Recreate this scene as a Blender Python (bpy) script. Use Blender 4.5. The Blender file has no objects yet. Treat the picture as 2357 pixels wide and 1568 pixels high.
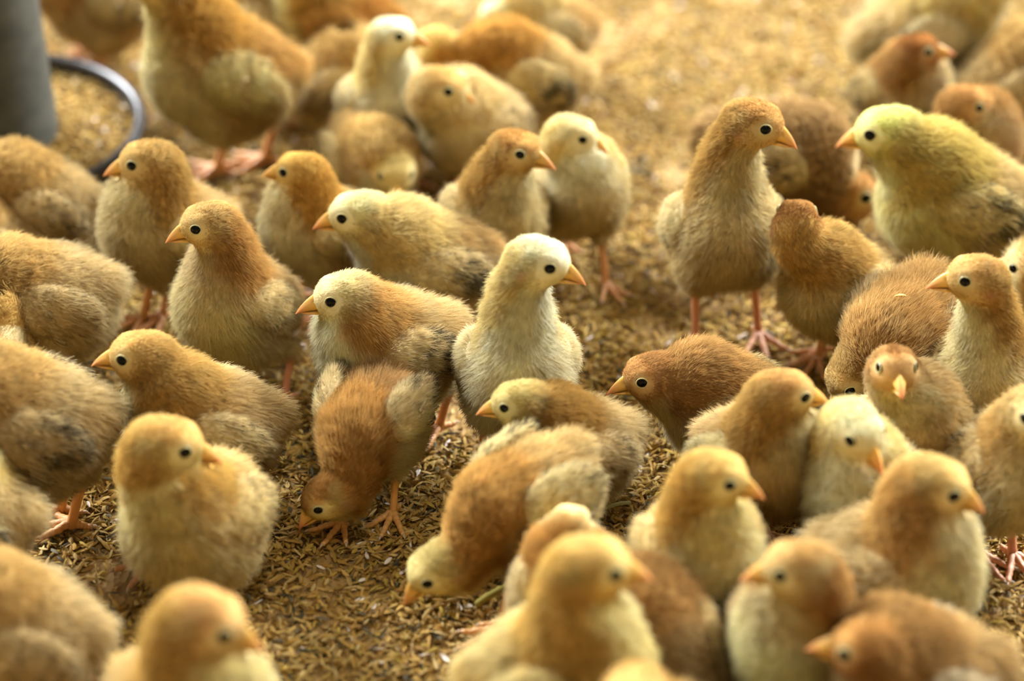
import bpy, math, time
import numpy as np
from mathutils import Vector, Matrix

T0 = time.time()
SC = bpy.context.scene
COL = SC.collection
rng = np.random.default_rng(7)

# ------------------------------------------------------------------ camera, world, lights, exposure
W_PX, H_PX, F_PX = 2357.0, 1568.0, 5700.0
PITCH = math.radians(34.0)
CAM_H = 0.899
FOCUS = 1.455

cd = bpy.data.cameras.new('camera')
cd.sensor_fit = 'HORIZONTAL'; cd.sensor_width = 36.0
cd.lens = 36.0 * F_PX / W_PX
cd.dof.use_dof = True; cd.dof.focus_distance = FOCUS
cd.dof.aperture_fstop = 2.75
cd.clip_start = 0.05; cd.clip_end = 60
cam = bpy.data.objects.new('camera', cd); COL.objects.link(cam)
cam.location = (0, 0, CAM_H)
cam.rotation_euler = (math.pi / 2 - PITCH, 0, 0)
SC.camera = cam
SC.view_settings.view_transform = 'Standard'
SC.view_settings.look = 'None'
SC.view_settings.gamma = 1.0
SC.view_settings.exposure = -0.14
SC.cycles.max_bounces = 5
SC.cycles.diffuse_bounces = 3
SC.cycles.glossy_bounces = 2
SC.cycles.transmission_bounces = 3
SC.cycles.use_denoising = True
SC.cycles.use_adaptive_sampling = True
SC.cycles.adaptive_threshold = 0.02

world = bpy.data.worlds.new('barn_daylight'); SC.world = world
world.use_nodes = True
wn = world.node_tree; wn.nodes.clear()
def wnode(t, **k):
    n = wn.nodes.new(t)
    for a, b in k.items(): setattr(n, a, b)
    return n
w_out = wnode('ShaderNodeOutputWorld'); w_bg = wnode('ShaderNodeBackground')
w_tc = wnode('ShaderNodeTexCoord'); w_sep = wnode('ShaderNodeSeparateXYZ')
wn.links.new(w_tc.outputs['Generated'], w_sep.inputs[0])
# a barn: dim brown roof overhead, bright open side far behind the flock (+y), dim side towards the camera
w_y = wnode('ShaderNodeMapRange', interpolation_type='SMOOTHSTEP')
w_y.inputs['From Min'].default_value = -0.35; w_y.inputs['From Max'].default_value = 0.8
wn.links.new(w_sep.outputs['Y'], w_y.inputs['Value'])
w_mix = wnode('ShaderNodeMix', data_type='RGBA')
w_mix.inputs['A'].default_value = (0.44, 0.385, 0.285, 1)
w_mix.inputs['B'].default_value = (1.3, 1.25, 1.15, 1)
wn.links.new(w_y.outputs['Result'], w_mix.inputs['Factor'])
w_z = wnode('ShaderNodeMapRange', interpolation_type='SMOOTHSTEP')
w_z.inputs['From Min'].default_value = -0.05; w_z.inputs['From Max'].default_value = 0.12
w_z.inputs['To Min'].default_value = 0.25; w_z.inputs['To Max'].default_value = 1.0
wn.links.new(w_sep.outputs['Z'], w_z.inputs['Value'])
w_mul = wnode('ShaderNodeMath', operation='MULTIPLY')
w_mul.inputs[1].default_value = 0.75
wn.links.new(w_z.outputs['Result'], w_mul.inputs[0])
wn.links.new(w_mix.outputs['Result'], w_bg.inputs['Color'])
wn.links.new(w_mul.outputs[0], w_bg.inputs['Strength'])
wn.links.new(w_bg.outputs[0], w_out.inputs[0])

def area(name, loc, target, size, power, color):
    l = bpy.data.lights.new(name, 'AREA'); l.shape = 'RECTANGLE'
    l.size, l.size_y = size; l.energy = power; l.color = color
    o = bpy.data.objects.new(name, l); COL.objects.link(o)
    o.location = loc
    d = Vector(target) - Vector(loc)
    o.rotation_euler = d.to_track_quat('-Z', 'Y').to_euler()
    return o
area('window_light', (-3.4, 4.6, 3.2), (0, 1.35, 0.05), (2.6, 1.9), 1280, (0.93, 0.96, 1.0))
area('window_light', (3.5, 4.5, 3.3), (0, 1.35, 0.05), (2.6, 1.9), 1280, (0.93, 0.96, 1.0))
area('ceiling_lamp', (0.25, 0.2, 2.6), (0, 1.35, 0.0), (0.25, 0.25), 16, (1.0, 0.95, 0.86))

# ------------------------------------------------------------------ pixel <-> place
RIGHT = np.array([1.0, 0, 0])
FWD = np.array([0, math.cos(PITCH), -math.sin(PITCH)])
UP = np.array([0, math.sin(PITCH), math.cos(PITCH)])
CAMP = np.array([0, 0, CAM_H])
def ray(px, py):
    d = RIGHT * ((px - W_PX / 2) / F_PX) - UP * ((py - H_PX / 2) / F_PX) + FWD
    return d / np.linalg.norm(d)
def at(px, py, z=0.0):
    d = ray(px, py)
    return CAMP + d * ((z - CAM_H) / d[2])

def px_of(P):
    q = np.asarray(P) - CAMP; z = q @ FWD
    return W_PX / 2 + F_PX * (q @ RIGHT) / z, H_PX / 2 - F_PX * (q @ UP) / z

def lin(c):
    c = np.asarray(c, float) / 255.0
    return np.where(c <= 0.04045, c / 12.92, ((c + 0.055) / 1.055) ** 2.4)

# ------------------------------------------------------------------ materials
def new_mat(name):
    m = bpy.data.materials.new(name); m.use_nodes = True
    nt = m.node_tree; nt.nodes.clear()
    return m, nt
def nd(nt, t, **k):
    n = nt.nodes.new(t)
    for a, b in k.items(): setattr(n, a, b)
    return n
def skin_mat():      # fluff bed under the down: takes the plumage colour of the mesh
    m, nt = new_mat('plumage_base')
    a = nd(nt, 'ShaderNodeAttribute', attribute_name='col')
    no = nd(nt, 'ShaderNodeTexNoise'); no.inputs['Scale'].default_value = 900; no.inputs['Detail'].default_value = 3
    tc = nd(nt, 'ShaderNodeTexCoord'); nt.links.new(tc.outputs['Object'], no.inputs['Vector'])
    bu = nd(nt, 'ShaderNodeBump'); bu.inputs['Strength'].default_value = 0.5; bu.inputs['Distance'].default_value = 0.001
    nt.links.new(no.outputs[0], bu.inputs['Height'])
    d = nd(nt, 'ShaderNodeBsdfDiffuse'); o = nd(nt, 'ShaderNodeOutputMaterial')
    nt.links.new(a.outputs['Color'], d.inputs['Color']); nt.links.new(bu.outputs[0], d.inputs['Normal'])
    nt.links.new(d.outputs[0], o.inputs[0])
    return m
def down_mat():
    m, nt = new_mat('down')
    a = nd(nt, 'ShaderNodeAttribute', attribute_name='col')
    n = nd(nt, 'ShaderNodeAttribute', attribute_name='nrm')
    vt = nd(nt, 'ShaderNodeVectorTransform', vector_type='NORMAL', convert_from='OBJECT', convert_to='WORLD')
    nt.links.new(n.outputs['Vector'], vt.inputs[0])
    d = nd(nt, 'ShaderNodeBsdfDiffuse'); t = nd(nt, 'ShaderNodeBsdfTranslucent')
    mx = nd(nt, 'ShaderNodeMixShader'); mx.inputs[0].default_value = 0.52
    o = nd(nt, 'ShaderNodeOutputMaterial')
    for b in (d, t):
        nt.links.new(a.outputs['Color'], b.inputs['Color'])
    nt.links.new(vt.outputs[0], d.inputs['Normal'])
    nt.links.new(d.outputs[0], mx.inputs[1]); nt.links.new(t.outputs[0], mx.inputs[2])
    nt.links.new(mx.outputs[0], o.inputs[0])
    return m
def attr_mat(name, rough=0.5, spec=0.4, sss=0.0, bump=None, coat=0.0):
    m, nt = new_mat(name)
    a = nd(nt, 'ShaderNodeAttribute', attribute_name='col')
    p = nd(nt, 'ShaderNodeBsdfPrincipled'); o = nd(nt, 'ShaderNodeOutputMaterial')
    p.inputs['Roughness'].default_value = rough
    p.inputs['Specular IOR Level'].default_value = spec
    p.inputs['Coat Weight'].default_value = coat
    if sss:
        p.inputs['Subsurface Weight'].default_value = sss
        p.inputs['Subsurface Radius'].default_value = (0.004, 0.0015, 0.0006)
        p.inputs['Subsurface Scale'].default_value = 1.0
    nt.links.new(a.outputs['Color'], p.inputs['Base Color'])
    if bump:
        tc = nd(nt, 'ShaderNodeTexCoord'); no = nd(nt, 'ShaderNodeTexNoise')
        no.inputs['Scale'].default_value = bump[0]; no.inputs['Detail'].default_value = 2
        nt.links.new(tc.outputs['Object'], no.inputs['Vector'])
        bu = nd(nt, 'ShaderNodeBump'); bu.inputs['Strength'].default_value = bump[1]; bu.inputs['Distance'].default_value = bump[2]
        nt.links.new(no.outputs[0], bu.inputs['Height']); nt.links.new(bu.outputs[0], p.inputs['Normal'])
    nt.links.new(p.outputs[0], o.inputs[0])
    return m
def plain_mat(name, rgb, rough=0.5, metal=0.0, noise=None, coat=0.0):
    m, nt = new_mat(name)
    p = nd(nt, 'ShaderNodeBsdfPrincipled'); o = nd(nt, 'ShaderNodeOutputMaterial')
    c = lin(rgb)
    p.inputs['Base Color'].default_value = (*c, 1); p.inputs['Roughness'].default_value = rough
    p.inputs['Metallic'].default_value = metal; p.inputs['Coat Weight'].default_value = coat
    if noise:
        tc = nd(nt, 'ShaderNodeTexCoord'); no = nd(nt, 'ShaderNodeTexNoise')
        no.inputs['Scale'].default_value = noise[0]; no.inputs['Detail'].default_value = 4
        nt.links.new(tc.outputs['Object'], no.inputs['Vector'])
        r = nd(nt, 'ShaderNodeValToRGB')
        r.color_ramp.elements[0].position = 0.3; r.color_ramp.elements[1].position = 0.7
        r.color_ramp.elements[0].color = (*lin(noise[1]), 1); r.color_ramp.elements[1].color = (*c, 1)
        nt.links.new(no.outputs[0], r.inputs[0]); nt.links.new(r.outputs[0], p.inputs['Base Color'])
    nt.links.new(p.outputs[0], o.inputs[0])
    return m
M_SKIN, M_DOWN = skin_mat(), down_mat()
M_EYE = plain_mat('eye_black', (5, 4, 4), 0.08)
M_EYE.node_tree.nodes['Principled BSDF'].inputs['Specular IOR Level'].default_value = 0.22
M_LID = plain_mat('eyelid_skin', (200, 190, 130), 0.6)
M_BEAK = attr_mat('beak_horn', 0.36, 0.4, 0.06)
M_LEG = attr_mat('leg_scale', 0.42, 0.5, 0.2, (1400, 0.6, 0.0006))
M_FEATH = attr_mat('feather_vane', 0.6, 0.25)
M_HUSK = attr_mat('rice_husk', 0.68, 0.22)

# ------------------------------------------------------------------ mesh helpers
def mesh_obj(name, verts, faces, mat, parent=None, col=None, smooth=True):
    me = bpy.data.meshes.new(name)
    verts = np.asarray(verts, np.float32).reshape(-1, 3)
    if isinstance(faces, np.ndarray):
        nf, k = faces.shape
        me.vertices.add(len(verts)); me.vertices.foreach_set('co', verts.ravel())
        me.loops.add(nf * k); me.loops.foreach_set('vertex_index', faces.astype(np.int32).ravel())
        me.polygons.add(nf)
        me.polygons.foreach_set('loop_start', np.arange(0, nf * k, k, dtype=np.int32))
        me.update(calc_edges=True)
    else:
        me.from_pydata(verts.tolist(), [], faces); me.update()
    if smooth: me.polygons.foreach_set('use_smooth', np.ones(len(me.polygons), bool))
    if col is not None:
        a = me.attributes.new('col', 'FLOAT_COLOR', 'POINT')
        c = np.ones((len(verts), 4), np.float32); c[:, :3] = col
        a.data.foreach_set('color', c.ravel())
    me.materials.append(mat)
    o = bpy.data.objects.new(name, me); COL.objects.link(o)
    if parent is not None: o.parent = parent
    return o

def loft(rings, close_ends=True):
    """rings: list of (n,3) arrays -> verts, faces"""
    n = len(rings[0]); V = [tuple(p) for r in rings for p in r]; F = []
    for i in range(len(rings) - 1):
        for j in range(n):
            a = i * n + j; b = i * n + (j + 1) % n
            F.append((a, b, b + n, a + n))
    if close_ends:
        F.append(tuple(range(n - 1, -1, -1)))
        F.append(tuple(range((len(rings) - 1) * n, len(rings) * n)))
    return V, F

def frame_of(t, ref=(0, 0, 1)):
    t = t / np.linalg.norm(t); ref = np.asarray(ref, float)
    s = np.cross(t, ref)
    if np.linalg.norm(s) < 1e-4: s = np.cross(t, (1, 0, 0))
    s /= np.linalg.norm(s); u = np.cross(s, t)
    return t, s, u

def tube(pts, rad, n=10, ref=(0, 0, 1), flat=1.0):
    pts = np.asarray(pts, float); rings = []
    for i in range(len(pts)):
        t = pts[min(i + 1, len(pts) - 1)] - pts[max(i - 1, 0)]
        t, s, u = frame_of(t, ref)
        a = np.arange(n) / n * 2 * math.pi
        rings.append(pts[i] + rad[i] * (np.cos(a)[:, None] * s + flat * np.sin(a)[:, None] * u))
    return loft(rings)

def surface_nets(f, lo, hi, h):
    nx, ny, nz = [int(math.ceil((hi[i] - lo[i]) / h)) + 1 for i in range(3)]
    xs = lo[0] + h * np.arange(nx); ys = lo[1] + h * np.arange(ny); zs = lo[2] + h * np.arange(nz)
    G = np.stack(np.meshgrid(xs, ys, zs, indexing='ij'), -1).reshape(-1, 3)
    D = f(G).reshape(nx, ny, nz)
    S = D < 0
    cs = np.zeros((nx - 1, ny - 1, nz - 1), int)
    offs = [(i, j, k) for i in (0, 1) for j in (0, 1) for k in (0, 1)]
    for i, j, k in offs: cs += S[i:nx - 1 + i, j:ny - 1 + j, k:nz - 1 + k]
    act = (cs > 0) & (cs < 8)
    idx = -np.ones(act.shape, int); cells = np.argwhere(act); idx[act] = np.arange(len(cells))
    P = np.zeros((len(cells), 3)); C = np.zeros(len(cells))
    ci, cj, ck = cells.T
    for a in offs:
        for ax in range(3):
            if a[ax] == 1: continue
            b = list(a); b[ax] = 1
            da = D[ci + a[0], cj + a[1], ck + a[2]]; db = D[ci + b[0], cj + b[1], ck + b[2]]
            cr = (da < 0) != (db < 0)
            t = np.where(cr, da / np.where(cr, da - db, 1), 0)
            p = cells + np.array(a); p = p.astype(float); p[:, ax] += t
            P += p * cr[:, None]; C += cr
    P = P / C[:, None] * h + np.array(lo)
    quads = []
    for ax in range(3):
        sl0 = [slice(None)] * 3; sl1 = [slice(None)] * 3
        sl0[ax] = slice(0, -1); sl1[ax] = slice(1, None)
        s0, s1 = S[tuple(sl0)], S[tuple(sl1)]
        e = np.argwhere(s0 != s1)
        b_, c_ = (ax + 1) % 3, (ax + 2) % 3
        e = e[(e[:, b_] > 0) & (e[:, c_] > 0) & (e[:, b_] < D.shape[b_] - 1) & (e[:, c_] < D.shape[c_] - 1)]
        def sh(db, dc):
            q = e.copy(); q[:, b_] += db; q[:, c_] += dc
            return idx[q[:, 0], q[:, 1], q[:, 2]]
        q = np.stack([sh(-1, -1), sh(0, -1), sh(0, 0), sh(-1, 0)], 1)
        flip = ~s0[e[:, 0], e[:, 1], e[:, 2]]
        q[flip] = q[flip][:, ::-1]
        quads.append(q)
    return P, np.concatenate(quads)

def smax0(x): return np.maximum(x, 0)
def smin(a, b, k):
    h = smax0(k - np.abs(a - b)) / k
    return np.minimum(a, b) - h * h * k * 0.25
def ell(P, c, r, R=None):
    q = P - np.asarray(c)
    if R is not None: q = q @ R            # columns of R are the local axes
    r = np.asarray(r, float)
    k0 = np.linalg.norm(q / r, axis=1); k1 = np.linalg.norm(q / (r * r), axis=1)
    return k0 * (k0 - 1) / np.maximum(k1, 1e-6)
def cone(P, a, b, ra, rb):
    a = np.asarray(a, float); b = np.asarray(b, float); ab = b - a
    t = np.clip(((P - a) @ ab) / (ab @ ab), 0, 1)
    return np.linalg.norm(P - a - t[:, None] * ab, axis=1) - (ra + (rb - ra) * t)

class Waves:      # smooth 3-D noise, about -1..1
    def __init__(s, r, scale, n=7):
        d = r.normal(size=(n, 3)); d /= np.linalg.norm(d, axis=1)[:, None]
        s.k = d * (2 * math.pi / scale) * r.uniform(0.6, 1.5, (n, 1)); s.p = r.uniform(0, 6.28, n); s.n = n
    def __call__(s, P): return np.sin(P @ s.k.T + s.p).sum(1) / (0.75 * s.n ** 0.5 * 1.4)
def sstep(x, a, b):
    t = np.clip((x - a) / (b - a), 0, 1); return t * t * (3 - 2 * t)
def mixc(c, d, w): return c * (1 - w[:, None]) + np.asarray(d) * w[:, None]

def hair(name, parent, V, F, N, colr, flow, length, n, rad, r, lift=0.55, curl=0.25, keep=None, dark=None, clump=1.0):
    """down: n fine curves rooted on the surface V,F"""
    tri = np.concatenate([F[:, [0, 1, 2]], F[:, [0, 2, 3]]])
    A = V[tri[:, 0]]; B = V[tri[:, 1]]; C = V[tri[:, 2]]
    ar = np.linalg.norm(np.cross(B - A, C - A), axis=1) * (keep[tri].min(1) if keep is not None else 1)
    ti = r.choice(len(tri), n, p=ar / ar.sum())
    u = r.random(n); v = r.random(n); fl = u + v > 1; u[fl] = 1 - u[fl]; v[fl] = 1 - v[fl]
    w = np.stack([1 - u - v, u, v], 1); tt = tri[ti]
    ip = lambda X: (X[tt] * (w[:, :, None] if X.ndim == 2 else w)).sum(1)
    P = ip(V); Nn = ip(N); Nn /= np.linalg.norm(Nn, axis=1)[:, None] + 1e-9
    fl_ = ip(flow); L = ip(length) * r.uniform(0.55, 1.25, n); cc = ip(colr)
    fl_ = fl_ - (fl_ * Nn).sum(1)[:, None] * Nn
    fl_ /= np.linalg.norm(fl_, axis=1)[:, None] + 1e-9
    # tufts: neighbouring hairs lean the same way
    w1, w2, w3 = Waves(r, 0.009), Waves(r, 0.009), Waves(r, 0.009)
    tuft = np.stack([w1(P), w2(P), w3(P)], 1) * 0.15 * clump
    jit = r.normal(size=(n, 3)) * 0.21
    d0 = Nn * lift * r.uniform(0.7, 1.4, (n, 1)) + fl_ * 0.85 + tuft + jit
    out = (d0 * Nn).sum(1); d0 += Nn * smax0(0.14 - out)[:, None]
    d0 /= np.linalg.norm(d0, axis=1)[:, None]
    d1 = d0 + fl_ * curl + r.normal(size=(n, 3)) * 0.13; d1 /= np.linalg.norm(d1, axis=1)[:, None]
    d2 = d1 + fl_ * curl + r.normal(size=(n, 3)) * 0.15; d2 /= np.linalg.norm(d2, axis=1)[:, None]
    st = (L / 3)[:, None]
    p0 = P - Nn * 0.0006; p1 = p0 + d0 * st; p2 = p1 + d1 * st; p3 = p2 + d2 * st
    pts = np.stack([p0, p1, p2, p3], 1).reshape(-1, 3).astype(np.float32)
    rr = rad * r.uniform(0.7, 1.3, n)
    R = np.stack([rr * 1.0, rr * 0.85, rr * 0.6, rr * 0.15], 1).ravel().astype(np.float32)
    # per-hair colour variation
    tint = w1(P[:, [1, 2, 0]] * 0.7) * 0.07 + r.normal(size=n) * 0.15
    cc = cc * (1 + tint[:, None]) * (1 + np.array([0.0, -0.3, -0.9]) * (w2(P) * 0.07)[:, None])
    if dark is not None:
        dk = ip(dark)
        m = r.random(n) < dk
        cc[m] = cc[m] * 0.16 + lin((58, 52, 50)) * 0.45
    cc = np.clip(cc, 0.01, 0.93)
    cu = bpy.data.hair_curves.new(name)
    cu.add_curves([4] * n)
    cu.attributes['position'].data.foreach_set('vector', pts.ravel())
    ra = cu.attributes.get('radius') or cu.attributes.new('radius', 'FLOAT', 'POINT')
    ra.data.foreach_set('value', R)
    a = cu.attributes.new('col', 'FLOAT_COLOR', 'CURVE')
    a.data.foreach_set('color', np.concatenate([cc, np.ones((n, 1))], 1).astype(np.float32).ravel())
    a = cu.attributes.new('nrm', 'FLOAT_VECTOR', 'CURVE')
    nn = Nn + d0 * 0.25; nn /= np.linalg.norm(nn, axis=1)[:, None]
    a.data.foreach_set('vector', nn.astype(np.float32).ravel())
    cu.materials.append(M_DOWN)
    o = bpy.data.objects.new(name, cu); COL.objects.link(o); o.parent = parent
    return o

# ------------------------------------------------------------------ the chick
STY = {
 #            crown            face             nape             throat           breast           flank            back             wing
 'pale':    ((248,234,200), (244,226,178), (240,212,144), (246,234,208), (244,226,192), (236,208,162), (228,198,146), (236,216,176)),
 'cream':   ((246,228,176), (244,224,168), (240,208,142), (246,234,214), (244,230,206), (230,198,146), (218,176,112), (238,216,170)),
 'peach':   ((240,216,162), (242,224,176), (214,166,94),  (242,230,198), (242,228,190), (228,196,144), (224,190,134), (236,210,164)),
 'ginger':  ((212,168,96),  (216,176,108), (202,158,84),  (230,208,160), (238,220,182), (226,196,146), (220,184,128), (232,208,160)),
 'golden':  ((226,184,104), (232,204,132), (214,168,82),  (238,216,156), (238,218,170), (230,200,146), (224,188,126), (234,208,154)),
 'brown':   ((188,134,74),  (204,156,98),  (190,142,80),  (220,192,146), (226,198,152), (212,178,128), (180,144,92),  (202,176,124)),
 'tan':     ((224,188,126), (228,200,142), (208,166,98),  (236,214,168), (236,214,172), (222,194,146), (212,180,128), (222,194,148)),
 'yellow':  ((240,230,142), (236,224,150), (222,192,104), (242,228,172), (244,226,164), (228,200,140), (222,188,128), (230,208,148)),
}
KEYS = ('crown', 'face', 'nape', 'throat', 'breast', 'flank', 'back', 'wing')

def tone(c):
    c = lin(c); g = float(c @ np.array([.3, .6, .1])); c = c * 0.9 + g * 0.1; return c * np.array([0.93, 0.965, 0.85])

def rot(yaw=0, pitch=0, roll=0):     # columns: forward, left, up
    cy, sy, cp, sp, cr, sr = math.cos(yaw), math.sin(yaw), math.cos(pitch), math.sin(pitch), math.cos(roll), math.sin(roll)
    Rz = np.array([[cy, -sy, 0], [sy, cy, 0], [0, 0, 1]])
    Ry = np.array([[cp, 0, -sp], [0, 1, 0], [sp, 0, cp]])
    Rx = np.array([[1, 0, 0], [0, cr, -sr], [0, sr, cr]])
    return Rz @ Ry @ Rx

BEAK_YEL, BEAK_ORG, BEAK_RED = lin((234, 192, 72)), lin((228, 176, 96)), lin((200, 100, 74))
def make_beak(root, HC, HR, s, r, red):
    xs = [10.5, 14.0, 16.8, 19.6, 22.3, 24.8, 26.7, 27.8]
    top = [5.0, 4.0, 2.4, 0.4, -1.9, -4.5, -7.1, -8.8]
    bot = [-7.0, -7.0, -7.1, -7.3, -7.5, -7.9, -8.6, -9.0]
    hw = [4.5, 4.1, 3.7, 3.2, 2.5, 1.8, 1.0, 0.25]
    V, F, C = [], [], []
    def shell(xs, tp, bt, hw, upper):
        rings = []; n = 14
        for x, t, b, w in zip(xs, tp, bt, hw):
            zc, hh = (t + b) / 2, (t - b) / 2
            a = np.arange(n) / n * 2 * math.pi
            c_, s_ = np.cos(a), np.sin(a)
            if upper: wy = w * np.sign(c_) * np.abs(c_) ** 0.8 * np.where(s_ > 0, 1 - 0.6 * s_, 1)
            else: wy = w * c_
            rings.append(np.stack([np.full(n, x), wy, zc + hh * s_], 1))
        v, f = loft(rings); o = len(V)
        V.extend(v); F.extend([tuple(i + o for i in q) for q in f])
        for p in v:
            u = (p[0] - 11) / 16.5
            base = BEAK_YEL * (1 - min(1, max(0, u * 1.5))) + BEAK_ORG * min(1, max(0, u * 1.5))
            k = min(1, max(0, (u - 0.6) / 0.4)) * red * 0.85
            if not upper: base = base * 0.9 + BEAK_ORG * 0.1
            c = base * (1 - k) + BEAK_RED * k
            if abs(p[2] + 7.0) < 0.75 and p[0] < 22: c = c * 0.6
            if upper and abs(p[0] - 16.8) < 0.1 and -1.5 < p[2] < 0.6 and abs(p[1]) > 1.5: c = c * 0.45
            C.append(c)
    shell(xs, top, bot, hw, True)
    shell([9.0, 14.5, 18, 21.6, 24.2, 25.8], [-6.8, -6.9, -7.0, -7.3, -7.7, -8.0], [-10.2, -10.0, -9.7, -9.2, -8.6, -8.3], [4.0, 3.6, 2.9, 2.1, 1.2, 0.4], False)
    P = (np.array(V) + np.array([0, 0, 1.0])) * 0.001 * s @ HR.T + HC
    o = mesh_obj('beak', P, F, M_BEAK, root, np.array(C))
    return o

LEG_A, LEG_B, LEG_C = lin((220, 160, 84)), lin((212, 146, 112)), lin((224, 186, 134))
def make_leg(root, hock, foot, fyaw, s, r, tint):
    q = s * 0.001
    ax = np.array([math.cos(fyaw), math.sin(fyaw), 0])
    ank = foot + np.array([0, 0, 3.2 * q])
    mid = (hock + ank) / 2 + ax * 0.5 * q
    pts = [hock + (hock - mid) * 0.25, hock, hock * .7 + mid * .3, mid, mid * .4 + ank * .6, ank, ank - np.array([0, 0, 1.4 * q])]
    V, F = tube(pts, np.array([3.0, 3.2, 2.5, 2.3, 2.4, 2.9, 2.2]) * q, 12, ref=ax)
    c = LEG_A * (1 - tint) + LEG_B * tint
    C = np.array([c * r.uniform(0.94, 1.06) for _ in V])
    leg = mesh_obj('leg', V, F, M_LEG, root, C)
    fV, fF, fC = [], [], []; cV, cF, cC = [], [], []
    for k, (da, ln) in enumerate(((0, 24), (38, 20), (-38, 20), (178, 10))):
        a = fyaw + math.radians(da + r.uniform(-6, 6)); d = np.array([math.cos(a), math.sin(a), 0]); L = ln * q * r.uniform(0.92, 1.08)
        m = 13; t = np.linspace(0, 1, m)
        z = (3.0 * (1 - t) ** 1.5 + 1.6 + 0.7 * np.abs(np.sin(t * math.pi * 2.6))) * q
        P = foot + d * (L * t)[:, None]; P[:, 2] = z
        R = (2.3 - 0.9 * t) * q * (1 + 0.10 * np.cos(np.arange(m) * math.pi))
        v, f = tube(P, R, 10); o = len(fV)
        fV.extend(v); fF.extend([tuple(i + o for i in g) for g in f])
        for i in range(m):
            cc = (c * (1 - 0.25 * t[i]) + LEG_C * 0.25 * t[i]) * (0.90 if i % 2 else 1.05)
            fC.extend([cc] * 10)
        e = P[-1]; Pc = np.array([e - d * 0.8 * q, e + d * 1.6 * q + np.array([0, 0, 0.3 * q]), e + d * 3.6 * q - np.array([0, 0, 0.9 * q])])
        v, f = tube(Pc, np.array([1.2, 0.8, 0.15]) * q, 8)
        mesh_obj('claw', v, f, M_LEG, leg, np.tile(lin((196, 170, 140)), (len(v), 1)))
    ft = mesh_obj('foot', fV, fF, M_LEG, leg, np.array(fC))
    return leg

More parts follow.
